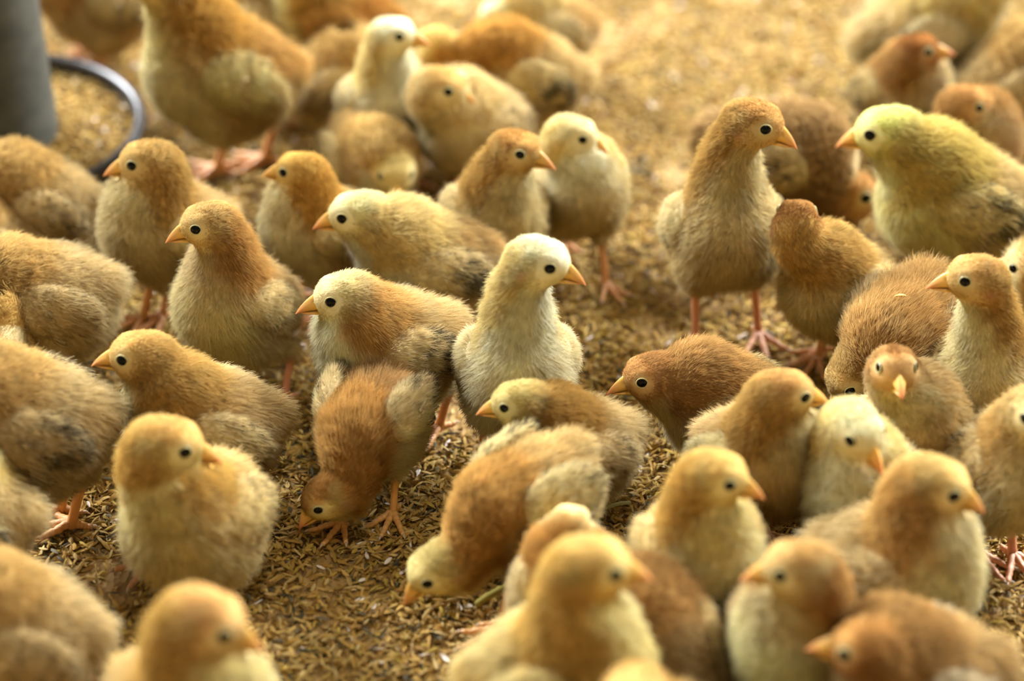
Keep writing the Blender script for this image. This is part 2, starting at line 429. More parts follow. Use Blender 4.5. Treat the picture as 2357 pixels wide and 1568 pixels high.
def make_wing(root, BC, BR, s, side, P_, r, opts, nh, hr, cols, dark):
    """folded wing lying on the flank; body frame in millimetres"""
    lift = opts.get('wlift', 0); tipz = opts.get('wtip', -7)
    nu, nv = 22, 18; rings = []
    for i in range(nu):
        t = i / (nu - 1); tt = 1 - (1 - t) ** 1.15
        x = 17 - 45 * t
        env = (max(0.0, 1 - abs(2 * (0.49 - t) / 1.02) ** 2.3)) ** 0.5
        env = max(env, 0.12)
        hh = 15.5 * env * (1 - 0.12 * t); th = 7.0 * env * (1 - 0.25 * t)
        zc = 11 + opts.get('wz', 0) + (tipz + 9 - 11) * t ** 1.3
        yc = 27.0 * (1 - 0.10 * (2 * t - 0.7) ** 2) + lift * t
        a = np.arange(nv) / nv * 2 * math.pi
        z = zc + hh * np.sin(a)
        bend = -0.014 * (z - 3) ** 2
        y = yc + bend + th * np.cos(a)
        rings.append(np.stack([np.full(nv, x) - 0.25 * (z - zc), side * y, z], 1))
    V, F = loft(rings); V = np.array(V)
    quads = np.array([q for q in F if len(q) == 4])
    if side < 0: quads = quads[:, ::-1]; F = [tuple(reversed(q)) for q in F]
    Pm = V.copy()
    Pw = V * 0.001 * s @ BR.T + BC
    t = np.clip((19 - Pm[:, 0]) / 50, 0, 1)
    wv = Waves(r, 14)
    c = np.tile(cols['wing'], (len(V), 1))
    c = mixc(c, cols['back'], 0.35 * sstep(Pm[:, 2] + wv(Pm) * 3, 10, 20))
    c = mixc(c, cols['back'] * 0.9, 0.5 * sstep(t + wv(Pm) * 0.12, 0.55, 0.95))
    body = mesh_obj('wing', Pw, F, M_SKIN, root, c * 0.92)
    me = body.data
    N = np.zeros((len(V), 3), np.float32); me.vertex_normals.foreach_get('vector', N.ravel())
    nr = np.zeros(len(V) * 3, np.float32); me.vertex_normals.foreach_get('vector', nr); N = nr.reshape(-1, 3).astype(float)
    ctr = Pw.mean(0)
    if ((Pw - ctr) * N).sum() < 0: N = -N
    flow = np.tile(np.array([-1.0, 0, -0.32]) @ BR.T, (len(V), 1))
    ln = (4.2 + 4.5 * t) * 0.001 * s
    w3 = Waves(r, 7)
    dk = min(1, dark) * 0.95 * sstep(t + w3(Pm * np.array([0.3, 1, 1.5])) * 0.34, 0.5, 0.8)
    if nh: hair('down', body, Pw, quads, N, c, flow, ln, nh, hr, r, lift=0.42, curl=0.3, dark=dk, clump=1.3, keep=1 - 0.4 * sstep(t - 0.02 * Pm[:, 2], 0.55, 0.85))
    # flight feathers: separate blades fanned over the rear of the wing
    FV, FF, FC = [], [], []
    for k in range(1, 8):
        x0 = -1 - 0.6 * k; z0 = 14 + opts.get('wz', 0) - 3.0 * k; yb = 27.4 + 6.6 - abs(z0 - 4) * 0.2
        ang = math.radians(6 + 5.0 * k); L = (19 - 0.8 * k) * (1.0 if dark > .35 else 0.6) + r.uniform(-1.5, 1.5); wd = 3.3
        dx, dz = -math.cos(ang), -math.sin(ang)
        m = 9; o = len(FV)
        for i in range(m):
            q = i / (m - 1); wloc = wd * (math.sin(math.pi * min(1, 0.18 + q * 0.82)) ** 0.55 if q < 1 else 0.12)
            cx, cz = x0 + dx * L * q, z0 + dz * L * q
            yy = yb + lift * min(1, max(0, (19 - cx) / 50)) + 0.2 - 0.06 * k - 5.5 * q * q
            for j, (e, rise) in enumerate(((-1, -0.5), (0, 0.35), (1, -0.5), (0, -0.75))):
                FV.append((cx - dz * wloc * e, side * (yy + rise), cz + dx * wloc * e * -1))
                st = dark * max(0, min(1, 1.2 - 1.5 * abs(q - 0.72) - 0.35 * abs(e))) * r.uniform(0.5, 1)
                cc = (cols['wing'] * 0.2 + cols['back'] * 0.5) * (1.0 if j != 1 else 0.85)
                FC.append(cc * (1 - st) + lin((74, 66, 62)) * st)
            if i:
                a = o + (i - 1) * 4; b = a + 4
                for j in range(4):
                    j2 = (j + 1) % 4
                    q4 = (a + j, a + j2, b + j2, b + j)
                    FF.append(q4 if side > 0 else q4[::-1])
    P2 = np.array(FV) * 0.001 * s @ BR.T + BC
    mesh_obj('flight_feathers', P2, FF, M_FEATH, body, np.array(FC))
    return body

STATS = []
EYES = {'e': (921, 90), 'f': (1033, 216), 'ax': (2130, 125), 'ay': (2247, 252), 'j': (655, 400), 'p': (310, 385), 'n': (1197, 360),
        'o': (1340, 325), 'ac': (1997, 315), 'aa': (1757, 303), 'v': (456, 531), 'k': (790, 506), 'l': (765, 697), 'm': (1265, 620),
        'u': (288, 830), 'y': (1161, 939), 'z': (1475, 881), 'am': (2330, 617), 'af': (2213, 650), 'ah': (1849, 915), 'ai': (1949, 1013),
        'w': (432, 1040), 'as': (985, 1340), 'aj': (1675, 1115), 'ak': (2186, 1140), 'av': (522, 1460), 'an': (1790, 1322),
        'ao': (1938, 1503), 'ap': (1415, 1320), 'g': (1130, 45), 'x': (735, 1172), 'ae': (1952, 900)}
def chick(key, label, body, head, tip, yaw, style='ginger', hb=62, pitch=16, s=1.0, tf=1, nk=(32, 40), n=14000, hr=0.15,
          feet=None, legs=True, dark=0.35, opts=None, gaze=None, sit=False, beak=True, roll=0.0, fluff=1.0, wings=(1, 1)):
    opts = opts or {}
    r = np.random.default_rng(abs(hash_(key)))
    mm = 0.001 * s
    yw = math.radians(yaw)
    Bw = at(body[0], body[1], hb * mm)
    Rz = rot(yw)
    base = np.array([Bw[0], Bw[1], 0.0])
    toL = lambda p: (np.asarray(p) - base) @ Rz          # world -> chick frame
    dirL = lambda d: np.asarray(d) @ Rz
    root = bpy.data.objects.new('chick', None); COL.objects.link(root)
    root.empty_display_size = 0.03
    root.location = base; root.rotation_euler = (0, 0, yw)
    root['label'] = label; root['category'] = 'chick'; root['group'] = 'chicks on the rice husk litter'
    BC = np.array([0, 0, hb * mm]); BR = rot(0, math.radians(pitch), math.radians(roll))
    # head: on its pixel ray, as near as it can be to where the neck would carry it
    P0 = base + Rz @ np.array([nk[0] * mm, 0, (hb + nk[1]) * mm])
    L = 0.0288 * s
    eye = EYES.get(key)
    if eye is None and gaze is None: gaze = (yaw, -12)
    def place(hx, hy):
        d = ray(hx, hy); Q = CAMP + d * max(0.1, (P0 - CAMP) @ d)
        if Q[2] < 17 * mm: Q = at(hx, hy, 17 * mm)
        return Q
    HCw = place(*head)
    if gaze is not None and eye is None:
        gy, gp = math.radians(gaze[0]), math.radians(gaze[1])
    elif eye is None:
        d = ray(*tip); oc = CAMP - HCw; b = d @ oc; c = oc @ oc - L * L; disc = b * b - c
        T = CAMP + d * (-b - (tf * math.sqrt(disc) if disc > 0 else 0))
        g = T - HCw; g /= np.linalg.norm(g)
        gy = math.atan2(g[1], g[0]); gp = math.asin(max(-1, min(1, g[2])))
    else:       # the turn of the head that brings both eye and beak tip where they are seen
        right = tip[0] > eye[0]; tw = opts.get('tw', 10)
        y0 = -tw if right else 180 + tw
        p0 = -17; ry, rp = range(-60, 61, 3), range(-60, 50, 3)
        if gaze is not None: y0, p0, ry, rp = gaze[0], gaze[1], [0], [0]
        depth = (HCw - CAMP) @ FWD; pxm = F_PX / depth
        et = np.array(tip, float) - np.array(eye, float)
        best = (1e9,)
        for yy in [y0 + q for q in ry]:
            for pp in [p0 + q for q in rp]:
                M = rot(math.radians(yy), math.radians(pp + 17), math.radians(opts.get('hroll', 0)))
                es = [M @ np.array([8.8, sd * 10.6, 3.8]) for sd in (1, -1)]
                e3 = min(es, key=lambda q: q @ FWD); t3 = M @ np.array([27.8, 0, -7.8])
                dv = (t3 - e3) * mm * pxm
                er = math.hypot(dv @ RIGHT - et[0], -(dv @ UP) - et[1]) + 0.16 * abs(yy - y0) + 0.10 * abs(pp - p0)
                if er < best[0]: best = (er, yy, pp, e3)
        gy, gp = math.radians(best[1]), math.radians(best[2])
        off = best[3] * mm * pxm
        HCw = place(eye[0] - off @ RIGHT, eye[1] + off @ UP)
        off = best[3] * mm * F_PX / ((HCw - CAMP) @ FWD)
        HCw = place(eye[0] - off @ RIGHT, eye[1] + off @ UP)
    HC = toL(HCw)
    HR = rot(gy - yw, gp + math.radians(17), math.radians(opts.get('hroll', 0)))
    nl = np.linalg.norm(HC - BC) / mm
    STATS.append((key, round(nl), np.round(HC / mm), round(math.degrees(gy)), round(math.degrees(gp)), round(math.degrees(gy) - yaw)))
    # legs
    hk, ftp = [], []
    for i, sd in enumerate((1, -1)):
        if feet and feet[i]:
            f = toL(at(feet[i][0], feet[i][1], 0.002)); f[2] = 0.0
        else:
            f = np.array([(7 + r.uniform(-5, 5)) * mm, sd * 15 * mm, 0.0])
        hz = min(34, hb * 0.5) * mm
        h = np.array([f[0] - (9 if hb > 50 else 14) * mm, f[1] * 0.93, hz])
        ftp.append(f); hk.append(h)
    # distance field
    B = lambda x, y, z: BC + np.array([x, y, z]) * mm @ BR.T
    H = lambda x, y, z: HC + np.array([x, y, z]) * mm @ HR.T
    fat = opts.get('fat', 1.0)
    n0 = B(15, 0, 12); n3 = H(-3, 0, -5.5)
    dist = np.linalg.norm(n3 - n0)
    n1 = n0 + (BR @ np.array([0.45, 0, 0.9])) * dist * 0.38
    n2 = n3 - (HR @ np.array([0.32, 0, 0.95])) * dist * 0.33
    NK = []
    for k in range(7):
        t = k / 6; NK.append((1 - t) ** 3 * n0 + 3 * (1 - t) ** 2 * t * n1 + 3 * (1 - t) * t * t * n2 + t ** 3 * n3)
    NR = np.array([22, 20.5, 18.6, 16.6, 14.9, 13.4, 12.4]) * mm * min(1.22, max(0.9, 1.24 - 0.0085 * (dist / mm - 15)))
    def head_sdf(P):
        a = ell(P, H(-0.3, 0, -0.8), np.array([14.8, 12.8, 11.4]) * mm, HR)
        a = smin(a, ell(P, H(8.4, 0, 0.0), np.array([9.0, 8.8, 8.8]) * mm, HR), 6 * mm)
        a = smin(a, ell(P, H(-1.0, 0, -5.0), np.array([12.2, 11.6, 8.4]) * mm, HR), 5 * mm)
        return a
    head0 = head_sdf
    def head_sdf(P):
        return smin(head0(P), ell(P, H(3.0, 0, 2.3), np.array([11.5, 10.9, 8.0]) * mm, HR), 3 * mm, )
    head1 = head_sdf
    def head_sdf(P):
        a = head1(P)
        for sd in (1, -1): a = smin(a, ell(P, H(7.0, sd * 5.9, 6.6), np.array([6.0, 3.8, 3.0]) * mm, HR), 2.2 * mm)
        return a
    def neck_sdf(P):
        a = None
        for k in range(6):
            c_ = cone(P, NK[k], NK[k + 1], NR[k], NR[k + 1])
            a = c_ if a is None else np.minimum(a, c_)
        return a
    def body_sdf(P):
        a = ell(P, BC, np.array([29.5, 26.5 * fat, 27.5]) * mm, BR)
        a = smin(a, ell(P, B(15, 0, -3), np.array([21, 23.5 * fat, 22]) * mm, BR), 12 * mm)
        a = smin(a, ell(P, B(-11, 0, -3), np.array([22, 24.5 * fat, 24]) * mm, BR), 12 * mm)
        a = smin(a, ell(P, B(-30, 0, 10), np.array([10, 8, 7]) * mm, BR), 10 * mm)
        for i, sd in enumerate((1, -1)):
            hip = B(-3, sd * 14, -16)
            a = smin(a, ell(P, hip, np.array([15, 11, 15]) * mm, BR), 8 * mm)
            if legs:
                a = smin(a, cone(P, hip, hk[i] + np.array([0, 0, 3 * mm]), 11 * mm, 3.4 * mm), 6 * mm)
        return a
    def f(P):
        return smin(smin(body_sdf(P), neck_sdf(P), 9 * mm), head_sdf(P), 5 * mm)
    pts = np.array([B(-50, 0, 5), B(40, 0, 0), B(0, 32, 0), B(0, -32, 0), B(0, 0, 30), B(0, 0, -34), HC - 21 * mm, HC + 21 * mm] + [h - 6 * mm for h in hk] + [h + 6 * mm for h in hk])
    lo = pts.min(0) - 5 * mm; hi = pts.max(0) + 5 * mm
    V, F = surface_nets(f, lo, hi, opts.get('cell', 2.6) * mm)
    e = 0.0004
    def grad(P):
        return np.stack([f(P + np.array(a)) - f(P - np.array(a)) for a in ((e, 0, 0), (0, e, 0), (0, 0, e))], 1) / (2 * e)
    g = grad(V); d0 = f(V); V = V - g * (d0 / np.maximum((g * g).sum(1), 0.2))[:, None]
    g = grad(V); N = g / (np.linalg.norm(g, axis=1)[:, None] + 1e-9)
    low = V[:, 2] < 0.003; V[low, 2] = 0.003
    # --- plumage colours (they stay put on the bird)
    cols = {k: tone(c) for k, c in zip(KEYS, STY[style])}
    for k, v in opts.get('cols', {}).items(): cols[k] = tone(v)
    b = (V - BC) @ BR / mm; h = (V - HC) @ HR / mm
    sb, sn, sh = body_sdf(V) / mm, neck_sdf(V) / mm, head_sdf(V) / mm
    w1 = Waves(r, 26); w2 = Waves(r, 12); q1 = w1(V / mm); q2 = w2(V / mm)
    c = np.tile(cols['flank'], (len(V), 1))
    c = mixc(c, cols['back'], sstep(b[:, 2] + q1 * 3.5 + q2 * 2, 8, 19) * sstep(b[:, 0], 26, 14))
    c = mixc(c, cols['breast'], sstep(b[:, 0] + q1 * 3 - 0.75 * b[:, 2] + 4, 8, 24))
    c = mixc(c, cols['breast'] * 0.97, 0.7 * sstep(-b[:, 2] + q1 * 3, 8, 20))
    hf = HR[:, 0]; nd_ = hf * 0.9 - BR[:, 2] * 0.0
    # neck: dorsal side vs throat
    kk = np.array(NK); dd = np.linalg.norm(V[:, None] - kk[None], axis=2); ki = dd.argmin(1)
    tang = np.gradient(kk, axis=0); tang /= np.linalg.norm(tang, axis=1)[:, None]
    dB = BR[:, 2] * 0.8 - BR[:, 0] * 0.45; dH = HR[:, 2] * 0.5 - hf * 0.6
    neckfront = -np.array([dB * (1 - k / 6) + dH * (k / 6) for k in range(7)])
    nf = neckfront[ki] - (neckfront[ki] * tang[ki]).sum(1)[:, None] * tang[ki]
    nf /= np.linalg.norm(nf, axis=1)[:, None] + 1e-9
    front = (N * nf).sum(1) + q2 * 0.12 + q1 * 0.08
    wn_ = sstep(sb - sn, -7, 4)
    cn = mixc(np.tile(cols['nape'], (len(V), 1)), cols['throat'], sstep(front, 0.15, 0.6))
    cn = mixc(cn, cols['breast'], 0.6 * sstep(-(ki - 3.0), 0, 3) * sstep(front, -0.3, 0.3))
    c = c * (1 - wn_[:, None]) + cn * wn_[:, None]
    wh = sstep(np.minimum(sn, sb) - sh, -3.5, 2.5)
    ch = np.tile(cols['face'], (len(V), 1))
    ch = mixc(ch, cols['crown'], sstep(h[:, 2] + q2 * 1.6 + 0.2 * h[:, 0], 3.0, 9.0))
    ch = mixc(ch, cols['nape'], sstep(-h[:, 0] + q2 * 2 + q1 * 1.5, 3, 12) * (0.35 + 0.65 * sstep(-h[:, 2], -11, -2)))
    ch = mixc(ch, cols['throat'], sstep(-h[:, 2] + q2, 8, 13) * sstep(h[:, 0], -4, 4))
    if 'stripe' in opts:
        ch = mixc(ch, lin(opts['stripe']), 0.8 * sstep(-np.abs(h[:, 1]) + q2, -4.5, -1.5) * sstep(h[:, 2], 4, 8))
    for sd in (1, -1):      # bare ear patch and pale ring round the eye
        ch = mixc(ch, lin((214, 168, 140)), 0.5 * sstep(-np.linalg.norm(h - np.array([-3.5, sd * 12.5, -3.5]), axis=1), -4.2, -1.5))
        ch = mixc(ch, lin((226, 216, 170)), 0.25 * sstep(-np.linalg.norm(h - np.array([9.0, sd * 10.3, 3.8]), axis=1), -5.6, -4.2))
    c = c * (1 - wh[:, None]) + ch * wh[:, None]
    c = c * (1 + 0.05 * q1 + 0.03 * q2)[:, None]
    # yellow skin at the thigh end
    # --- lie of the down
    fl = np.tile(BR @ np.array([-0.85, 0, -0.25]), (len(V), 1)) + np.array([0, 0, -0.45])
    fl = fl * (1 - wn_[:, None]) + (-tang[ki] * 1.0 - nf * 0.25) * wn_[:, None]
    fl = fl * (1 - wh[:, None]) + (np.tile(-hf, (len(V), 1)) + np.array([0, 0, -0.15])) * wh[:, None]
    ln = 8.0 * fluff + 2.0 * sstep(-b[:, 0], 10, 38) + 0 * q1
    ln = ln * (1 - wn_) + 6.6 * fluff * wn_
    lh = 1.5 + 1.9 * sstep(-h[:, 0] + 0.4 * h[:, 2], -9, 8)
    ln = (ln * (1 - wh) + lh * wh * fluff) * mm
    lowl = V[:, 2] < 0.012 * s
    ln = np.where(lowl, ln * 0.6, ln)
    eyeL = H(9.0, 10.3, 3.8); eyeR = H(9.0, -10.3, 3.8)
    de = np.minimum(np.linalg.norm(V - eyeL, axis=1), np.linalg.norm(V - eyeR, axis=1)) / mm
    keep = (0.02 + sstep(de, 3.5, 4.6)) * (0.02 + sstep(np.linalg.norm((h - np.array([20.5, 0, -5])), axis=1), 4.5, 6.0))
    ln = ln * (0.35 + 0.65 * sstep(de, 4, 8))
    keep = keep * (1 + 1.2 * wh)
    bo = mesh_obj('body', V, F, M_SKIN, root, c * 0.93)
    nw = int(n * 0.17)
    hair('down', bo, V, F, N, c, fl, ln, n, hr * mm, r, lift=0.68, keep=keep)
    for i, sd in enumerate((1, -1)):
        if wings[i]: make_wing(root, BC, BR, s, sd, V, r, opts, nw, hr * mm, cols, dark)
    if beak: make_beak(root, HC, HR, s, r, opts.get('red', 0.75))
    for sd in (1, -1):
        R = 4.0 * mm
        ys = np.linspace(4, 16, 61); sv = f(np.array([H(8.8, sd * y, 3.8) for y in ys]))
        yo = ys[min(60, int(np.argmax(sv > 0)))]
        sp = H(8.8, sd * yo, 3.8); gn = grad(sp[None])[0]; gn /= np.linalg.norm(gn)
        nn = gn * 0.45 + (HR @ np.array([0.12, sd * 1.0, 0.0])) * 0.55; nn /= np.linalg.norm(nn)
        ec = sp - nn * (R - 1.55 * mm)
        t, s1, u1 = frame_of(nn)
        rings = []
        for k in range(0, 9):
            a = -0.2 + k / 8 * (math.pi / 2 + 0.2 - 0.001)
            rr = R * math.cos(a)
            ph = np.arange(20) / 20 * 2 * math.pi
            rings.append(ec + nn * R * math.sin(a) * 0.92 + rr * (np.cos(ph)[:, None] * s1 + 0.92 * np.sin(ph)[:, None] * u1))
        v, fc = loft(rings); eye = mesh_obj('eye', v, fc, M_EYE, root)
        # eyelid ring
        ph = np.arange(20) / 20 * 2 * math.pi; V2 = []; F2 = []
        for i in range(20):
            rad_ = np.cos(ph[i]) * s1 + 0.92 * np.sin(ph[i]) * u1
            for j in range(6):
                a = j / 6 * 2 * math.pi
                V2.append(ec + nn * R * 0.60 + rad_ * R * 0.80 + (rad_ * math.cos(a) + nn * math.sin(a)) * 0.38 * mm)
        for i in range(20):
            for j in range(6):
                F2.append((i * 6 + j, i * 6 + (j + 1) % 6, ((i + 1) % 20) * 6 + (j + 1) % 6, ((i + 1) % 20) * 6 + j))
        mesh_obj('eyelid', V2, F2, M_LID, eye)
    if legs:
        for i in range(2):
            make_leg(root, hk[i], ftp[i], math.radians(r.uniform(-12, 12)), s, r, opts.get('pink', 0.4))
    return root
def hash_(k):
    v = 17
    for ch in k: v = (v * 131 + ord(ch)) % 1000003
    return v

# ------------------------------------------------------------------ setting
def make_floor():
    m, nt = new_mat('litter_bed')
    tc = nd(nt, 'ShaderNodeTexCoord'); vo = nd(nt, 'ShaderNodeTexVoronoi'); vo.inputs['Scale'].default_value = 260
    ma = nd(nt, 'ShaderNodeMapping'); ma.inputs['Scale'].default_value = (1, 0.5, 1)
    nt.links.new(tc.outputs['Object'], ma.inputs[0]); nt.links.new(ma.outputs[0], vo.inputs['Vector'])
    r = nd(nt, 'ShaderNodeValToRGB'); e = r.color_ramp.elements
    e[0].color = (*lin((110, 82, 40)), 1); e[1].color = (*lin((190, 152, 88)), 1)
    nt.links.new(vo.outputs['Color'], r.inputs[0])
    p = nd(nt, 'ShaderNodeBsdfPrincipled'); p.inputs['Roughness'].default_value = 0.85
    bu = nd(nt, 'ShaderNodeBump'); bu.inputs['Distance'].default_value = 0.002
    nt.links.new(vo.outputs['Distance'], bu.inputs['Height']); nt.links.new(bu.outputs[0], p.inputs['Normal'])
    o = nd(nt, 'ShaderNodeOutputMaterial')
    nt.links.new(r.outputs[0], p.inputs['Base Color']); nt.links.new(p.outputs[0], o.inputs[0])
    fl = mesh_obj('floor', [(-4, -2, -.004), (4, -2, -.004), (4, 7, -.004), (-4, 7, -.004), (-4, -2, -.05), (4, -2, -.05), (4, 7, -.05), (-4, 7, -.05)],
                  [(0, 1, 2, 3), (7, 6, 5, 4), (0, 4, 5, 1), (1, 5, 6, 2), (2, 6, 7, 3), (3, 7, 4, 0)], m, smooth=False)
    fl['kind'] = 'structure'
make_floor()

HUSK_COLS = [lin(c) for c in ((214, 178, 104), (204, 166, 88), (226, 192, 118), (196, 156, 80), (218, 190, 130), (184, 146, 78), (232, 208, 152), (202, 172, 100), (164, 128, 70), (210, 182, 92))]
def husks(name, n, sampler, zr, r, size=(6.5, 1.0), dark_p=0.042, white_p=0.015):
    """boat-shaped hulls: 5 stations x 3 points across, one mesh"""
    st = np.array([0, 0.22, 0.5, 0.78, 1.0]); wd = np.array([0.12, 0.82, 1.0, 0.78, 0.06])
    tv = []
    for t, w in zip(st, wd):
        for e in (-1, 0, 1):
            tv.append((t - 0.5, e * 0.5 * w, (0.42 * w if e == 0 else 0.0) ))
    tv = np.array(tv)
    tf = []
    for i in range(4):
        for j in range(2):
            a = i * 3 + j; tf.append((a, a + 1, a + 4, a + 3))
    tf = np.array(tf)
    L = size[0] * 1.32 * r.uniform(0.65, 1.25, n) * 0.001; Wd = 2.45 * r.uniform(0.6, 1.2, n) * size[1] * 0.001
    pos = sampler(n); yaw = r.uniform(0, 2 * math.pi, n)
    tilt = r.normal(0, 0.22, n); roll = r.normal(0, 0.55, n); fl = r.random(n) < 0.4; roll[fl] += math.pi
    X = tv[None, :, 0] * L[:, None]; Y = tv[None, :, 1] * Wd[:, None]; Z = tv[None, :, 2] * Wd[:, None]
    Z = Z - (tv[None, :, 0] ** 2) * L[:, None] * r.uniform(-0.3, 0.9, (n, 1)) * 0.6
    Y2 = Y * np.cos(roll)[:, None] - Z * np.sin(roll)[:, None]; Z2 = Y * np.sin(roll)[:, None] + Z * np.cos(roll)[:, None]
    X3 = X * np.cos(tilt)[:, None] - Z2 * np.sin(tilt)[:, None]; Z3 = X * np.sin(tilt)[:, None] + Z2 * np.cos(tilt)[:, None]
    X4 = X3 * np.cos(yaw)[:, None] - Y2 * np.sin(yaw)[:, None] + pos[:, :1]
    Y4 = X3 * np.sin(yaw)[:, None] + Y2 * np.cos(yaw)[:, None] + pos[:, 1:2]
    Z4 = Z3 + pos[:, 2:3] + r.uniform(*zr, (n, 1))
    V = np.stack([X4, Y4, Z4], 2).reshape(-1, 3)
    F = (tf[None] + (np.arange(n) * 15)[:, None, None]).reshape(-1, 4)
    ci = r.integers(0, len(HUSK_COLS), n); C = np.array(HUSK_COLS)[ci] * r.uniform(0.66, 1.0, (n, 1)) * np.array([0.82, 0.75, 0.565])
    q = r.random(n) / np.exp(1.1 * Waves(r, 0.045)(pos))
    C[q < dark_p] = lin((92, 84, 60)) * r.uniform(0.5, 1.5, ((q < dark_p).sum(), 1))
    w = r.random(n) > 1 - white_p; C[w] = lin((236, 222, 206))
    C = np.repeat(C, 15, 0)
    o = mesh_obj(name, V, F, M_HUSK, None, C)
    return o
def litter():
    r = np.random.default_rng(3)
    wv = Waves(r, 0.16); wv2 = Waves(r, 0.05)
    def samp(n):
        y = 0.86 + 1.12 * r.random(n) ** 0.85; half = 0.33 + (y - 0.86) * 0.26
        x = r.uniform(-1, 1, n) * half
        z = (wv(np.stack([x, y, 0 * x], 1)) * 0.0022 + wv2(np.stack([x, y, 0 * x], 1)) * 0.0013)
        return np.stack([x, y, z], 1)
    o = husks('rice_husk_litter', 155000, samp, (-0.0045, 0.0004), r)
    o['kind'] = 'stuff'; o['label'] = 'golden brown rice husk litter covering the floor'; o['category'] = 'litter'
litter()

# ------------------------------------------------------------------ feeder at the top left
def lathe(name, prof, mat, parent, n=64, col=None):
    rings = []
    for rr, z in prof:
        a = np.arange(n) / n * 2 * math.pi
        rings.append(np.stack([rr * np.cos(a), rr * np.sin(a), np.full(n, z)], 1))
    V, F = loft(rings, False)
    return mesh_obj(name, V, F, mat, parent, col)
def feeder():
    c = at(-22, 292, 0.036)
    root = bpy.data.objects.new('feeder', None); COL.objects.link(root); root.location = (c[0], c[1], 0)
    root['label'] = 'grey metal tube feeder standing in a round dark rimmed pan'; root['category'] = 'feeder'
    galv = plain_mat('galvanised', (80, 80, 70), 0.7, 0.0, (60, (58, 59, 51)))
    rim = plain_mat('dark_rim', (62, 60, 60), 0.3, 0.3)
    pan = plain_mat('pan_wall', (52, 50, 40), 0.5, 0.1)
    R = 0.1105
    lathe('pan', [(R - .004, .036), (R - .002, .034), (R - .004, .012), (R - .016, .001), (0.02, 0.0), (0.02, .003), (R - .018, .004), (R - .007, .014), (R - .0065, .034), (R - .004, .036)], pan, root)
    a = np.linspace(0, 2 * math.pi, 25)[:-1]
    prof = [(R - .004 + 0.0046 * math.cos(t), .036 + 0.0046 * math.sin(t)) for t in list(a) + [0]]
    lathe('rim', prof, rim, root, 96)
    lathe('hopper_tube', [(0.0385, .40), (0.0400, .30), (0.0440, .14), (0.0475, .045), (0.0480, .034), (0.0470, .028), (0.044, .024), (0.041, .024), (0.0435, .034), (0.036, .40), (0.0385, .40)], galv, root)
    r = np.random.default_rng(9)
    def samp(n):
        a = r.uniform(0, 2 * math.pi, n); q = np.sqrt(r.random(n)) * (R - .010)
        return np.stack([c[0] + q * np.cos(a), c[1] + q * np.sin(a), np.full(n, 0.030)], 1)
    o = husks('feed_mash', 9000, samp, (-0.006, 0.001), r, (4.2, 1.0), 0.05, 0.01)
    o['kind'] = 'stuff'; o['label'] = 'yellow brown feed mash filling the feeder pan'; o['category'] = 'feed'
    lathe('feed_bed', [(R - .009, .0245), (0.03, .0265), (0.001, .0265)], plain_mat('feed_bed', (176, 138, 66), 0.9), root)
feeder()

def stalk(name, label, p0, p1, rad, rgb, nodes=3):
    a, b = at(*p0, rad + .003), at(*p1, rad + .0045)
    m = 17; t = np.linspace(0, 1, m)[:, None]; P = a + (b - a) * t
    P[:, 2] += 0.0015 * np.sin(t[:, 0] * math.pi)
    R = rad * (1 + 0.25 * (np.arange(m) % (m // nodes) == 0)); R[0] = R[-1] = rad * 0.7
    c0 = at(*p0, 0); V, F = tube(P - c0, R, 8, flat=0.8)
    o = mesh_obj(name, V, F, M_HUSK, None, np.tile(lin(rgb), (len(V), 1)))
    o.location = c0; o['label'] = label; o['category'] = 'straw'
stalk('grass_stalk', 'short pale green stalk lying on the husks between the hunched and ginger chicks', (1392, 1172), (1452, 1158), .0012, (196, 198, 140))
stalk('straw', 'dark yellow straw piece under the bowed pecking chick', (1095, 1392), (1185, 1345), .0022, (150, 136, 58))

# ------------------------------------------------------------------ the flock
# back rows
chick('a', 'blurred brown chick behind the feeder ring at the top left corner', (232, 0), (110, -40), (80, -30), 200, 'brown', hb=46, s=1.15, n=8400, hr=0.276, dark=.3)
chick('b', 'largest golden chick beside the feeder with pale folded wing and head out of frame', (510, 165), (378, -50), (300, -60), 196, 'golden', s=1.36, hb=66, pitch=20, n=19200, hr=0.23, dark=.05, feet=[(610, 375), (500, 400)],
      opts={'cols': {'back': (206, 156, 84), 'flank': (206, 166, 100), 'nape': (206, 154, 66), 'wing': (222, 206, 150)}, 'wtip': -12})
chick('c', 'blurred chick with greyish wing behind the largest golden chick', (590, 40), (660, -50), (700, -40), 20, 'tan', s=1.1, n=8400, hr=0.276, dark=.8)
chick('d', 'ginger backed chick cut by the top edge left of the pale tall necked chick', (770, 45), (700, -60), (660, -60), 170, 'golden', s=1.2, n=9600, hr=0.276, dark=.1,
      opts={'cols': {'back': (196, 136, 56), 'flank': (196, 150, 84), 'wing': (200, 150, 74)}})
chick('d2', 'dusky brown chick in shade behind the pale tall necked chick, orange toes showing', (765, 185), (870, 150), (900, 150), 20, 'tan', hb=50, s=1.0, n=9600, hr=0.276, dark=.5, feet=[(735, 262), (700, 280)])
chick('g', 'blurred cream headed chick farthest back near the top edge', (1255, 60), (1140, 40), (1075, 60), 185, 'cream', s=1.0, hb=50, n=9600, hr=0.258, dark=.4, nk=(34, 34))
chick('h', 'tan chick with dark barred wing patch, its head hidden behind the pale tall necked chick', (1215, 175), (1010, 105), (950, 130), 182, 'golden', s=1.08, hb=58, n=15600, hr=0.239, dark=1.0, nk=(44, 22), gaze=(125, -20),
      opts={'cols': {'nape': (208, 152, 66)}})
chick('e', 'pale tall necked chick in the back row looking right with orange beak', (890, 240), (915, 88), (992, 105), -70, 'pale', s=1.0, hb=62, pitch=30, n=19200, hr=0.184, nk=(20, 56), dark=.1, opts={'fat': .92})
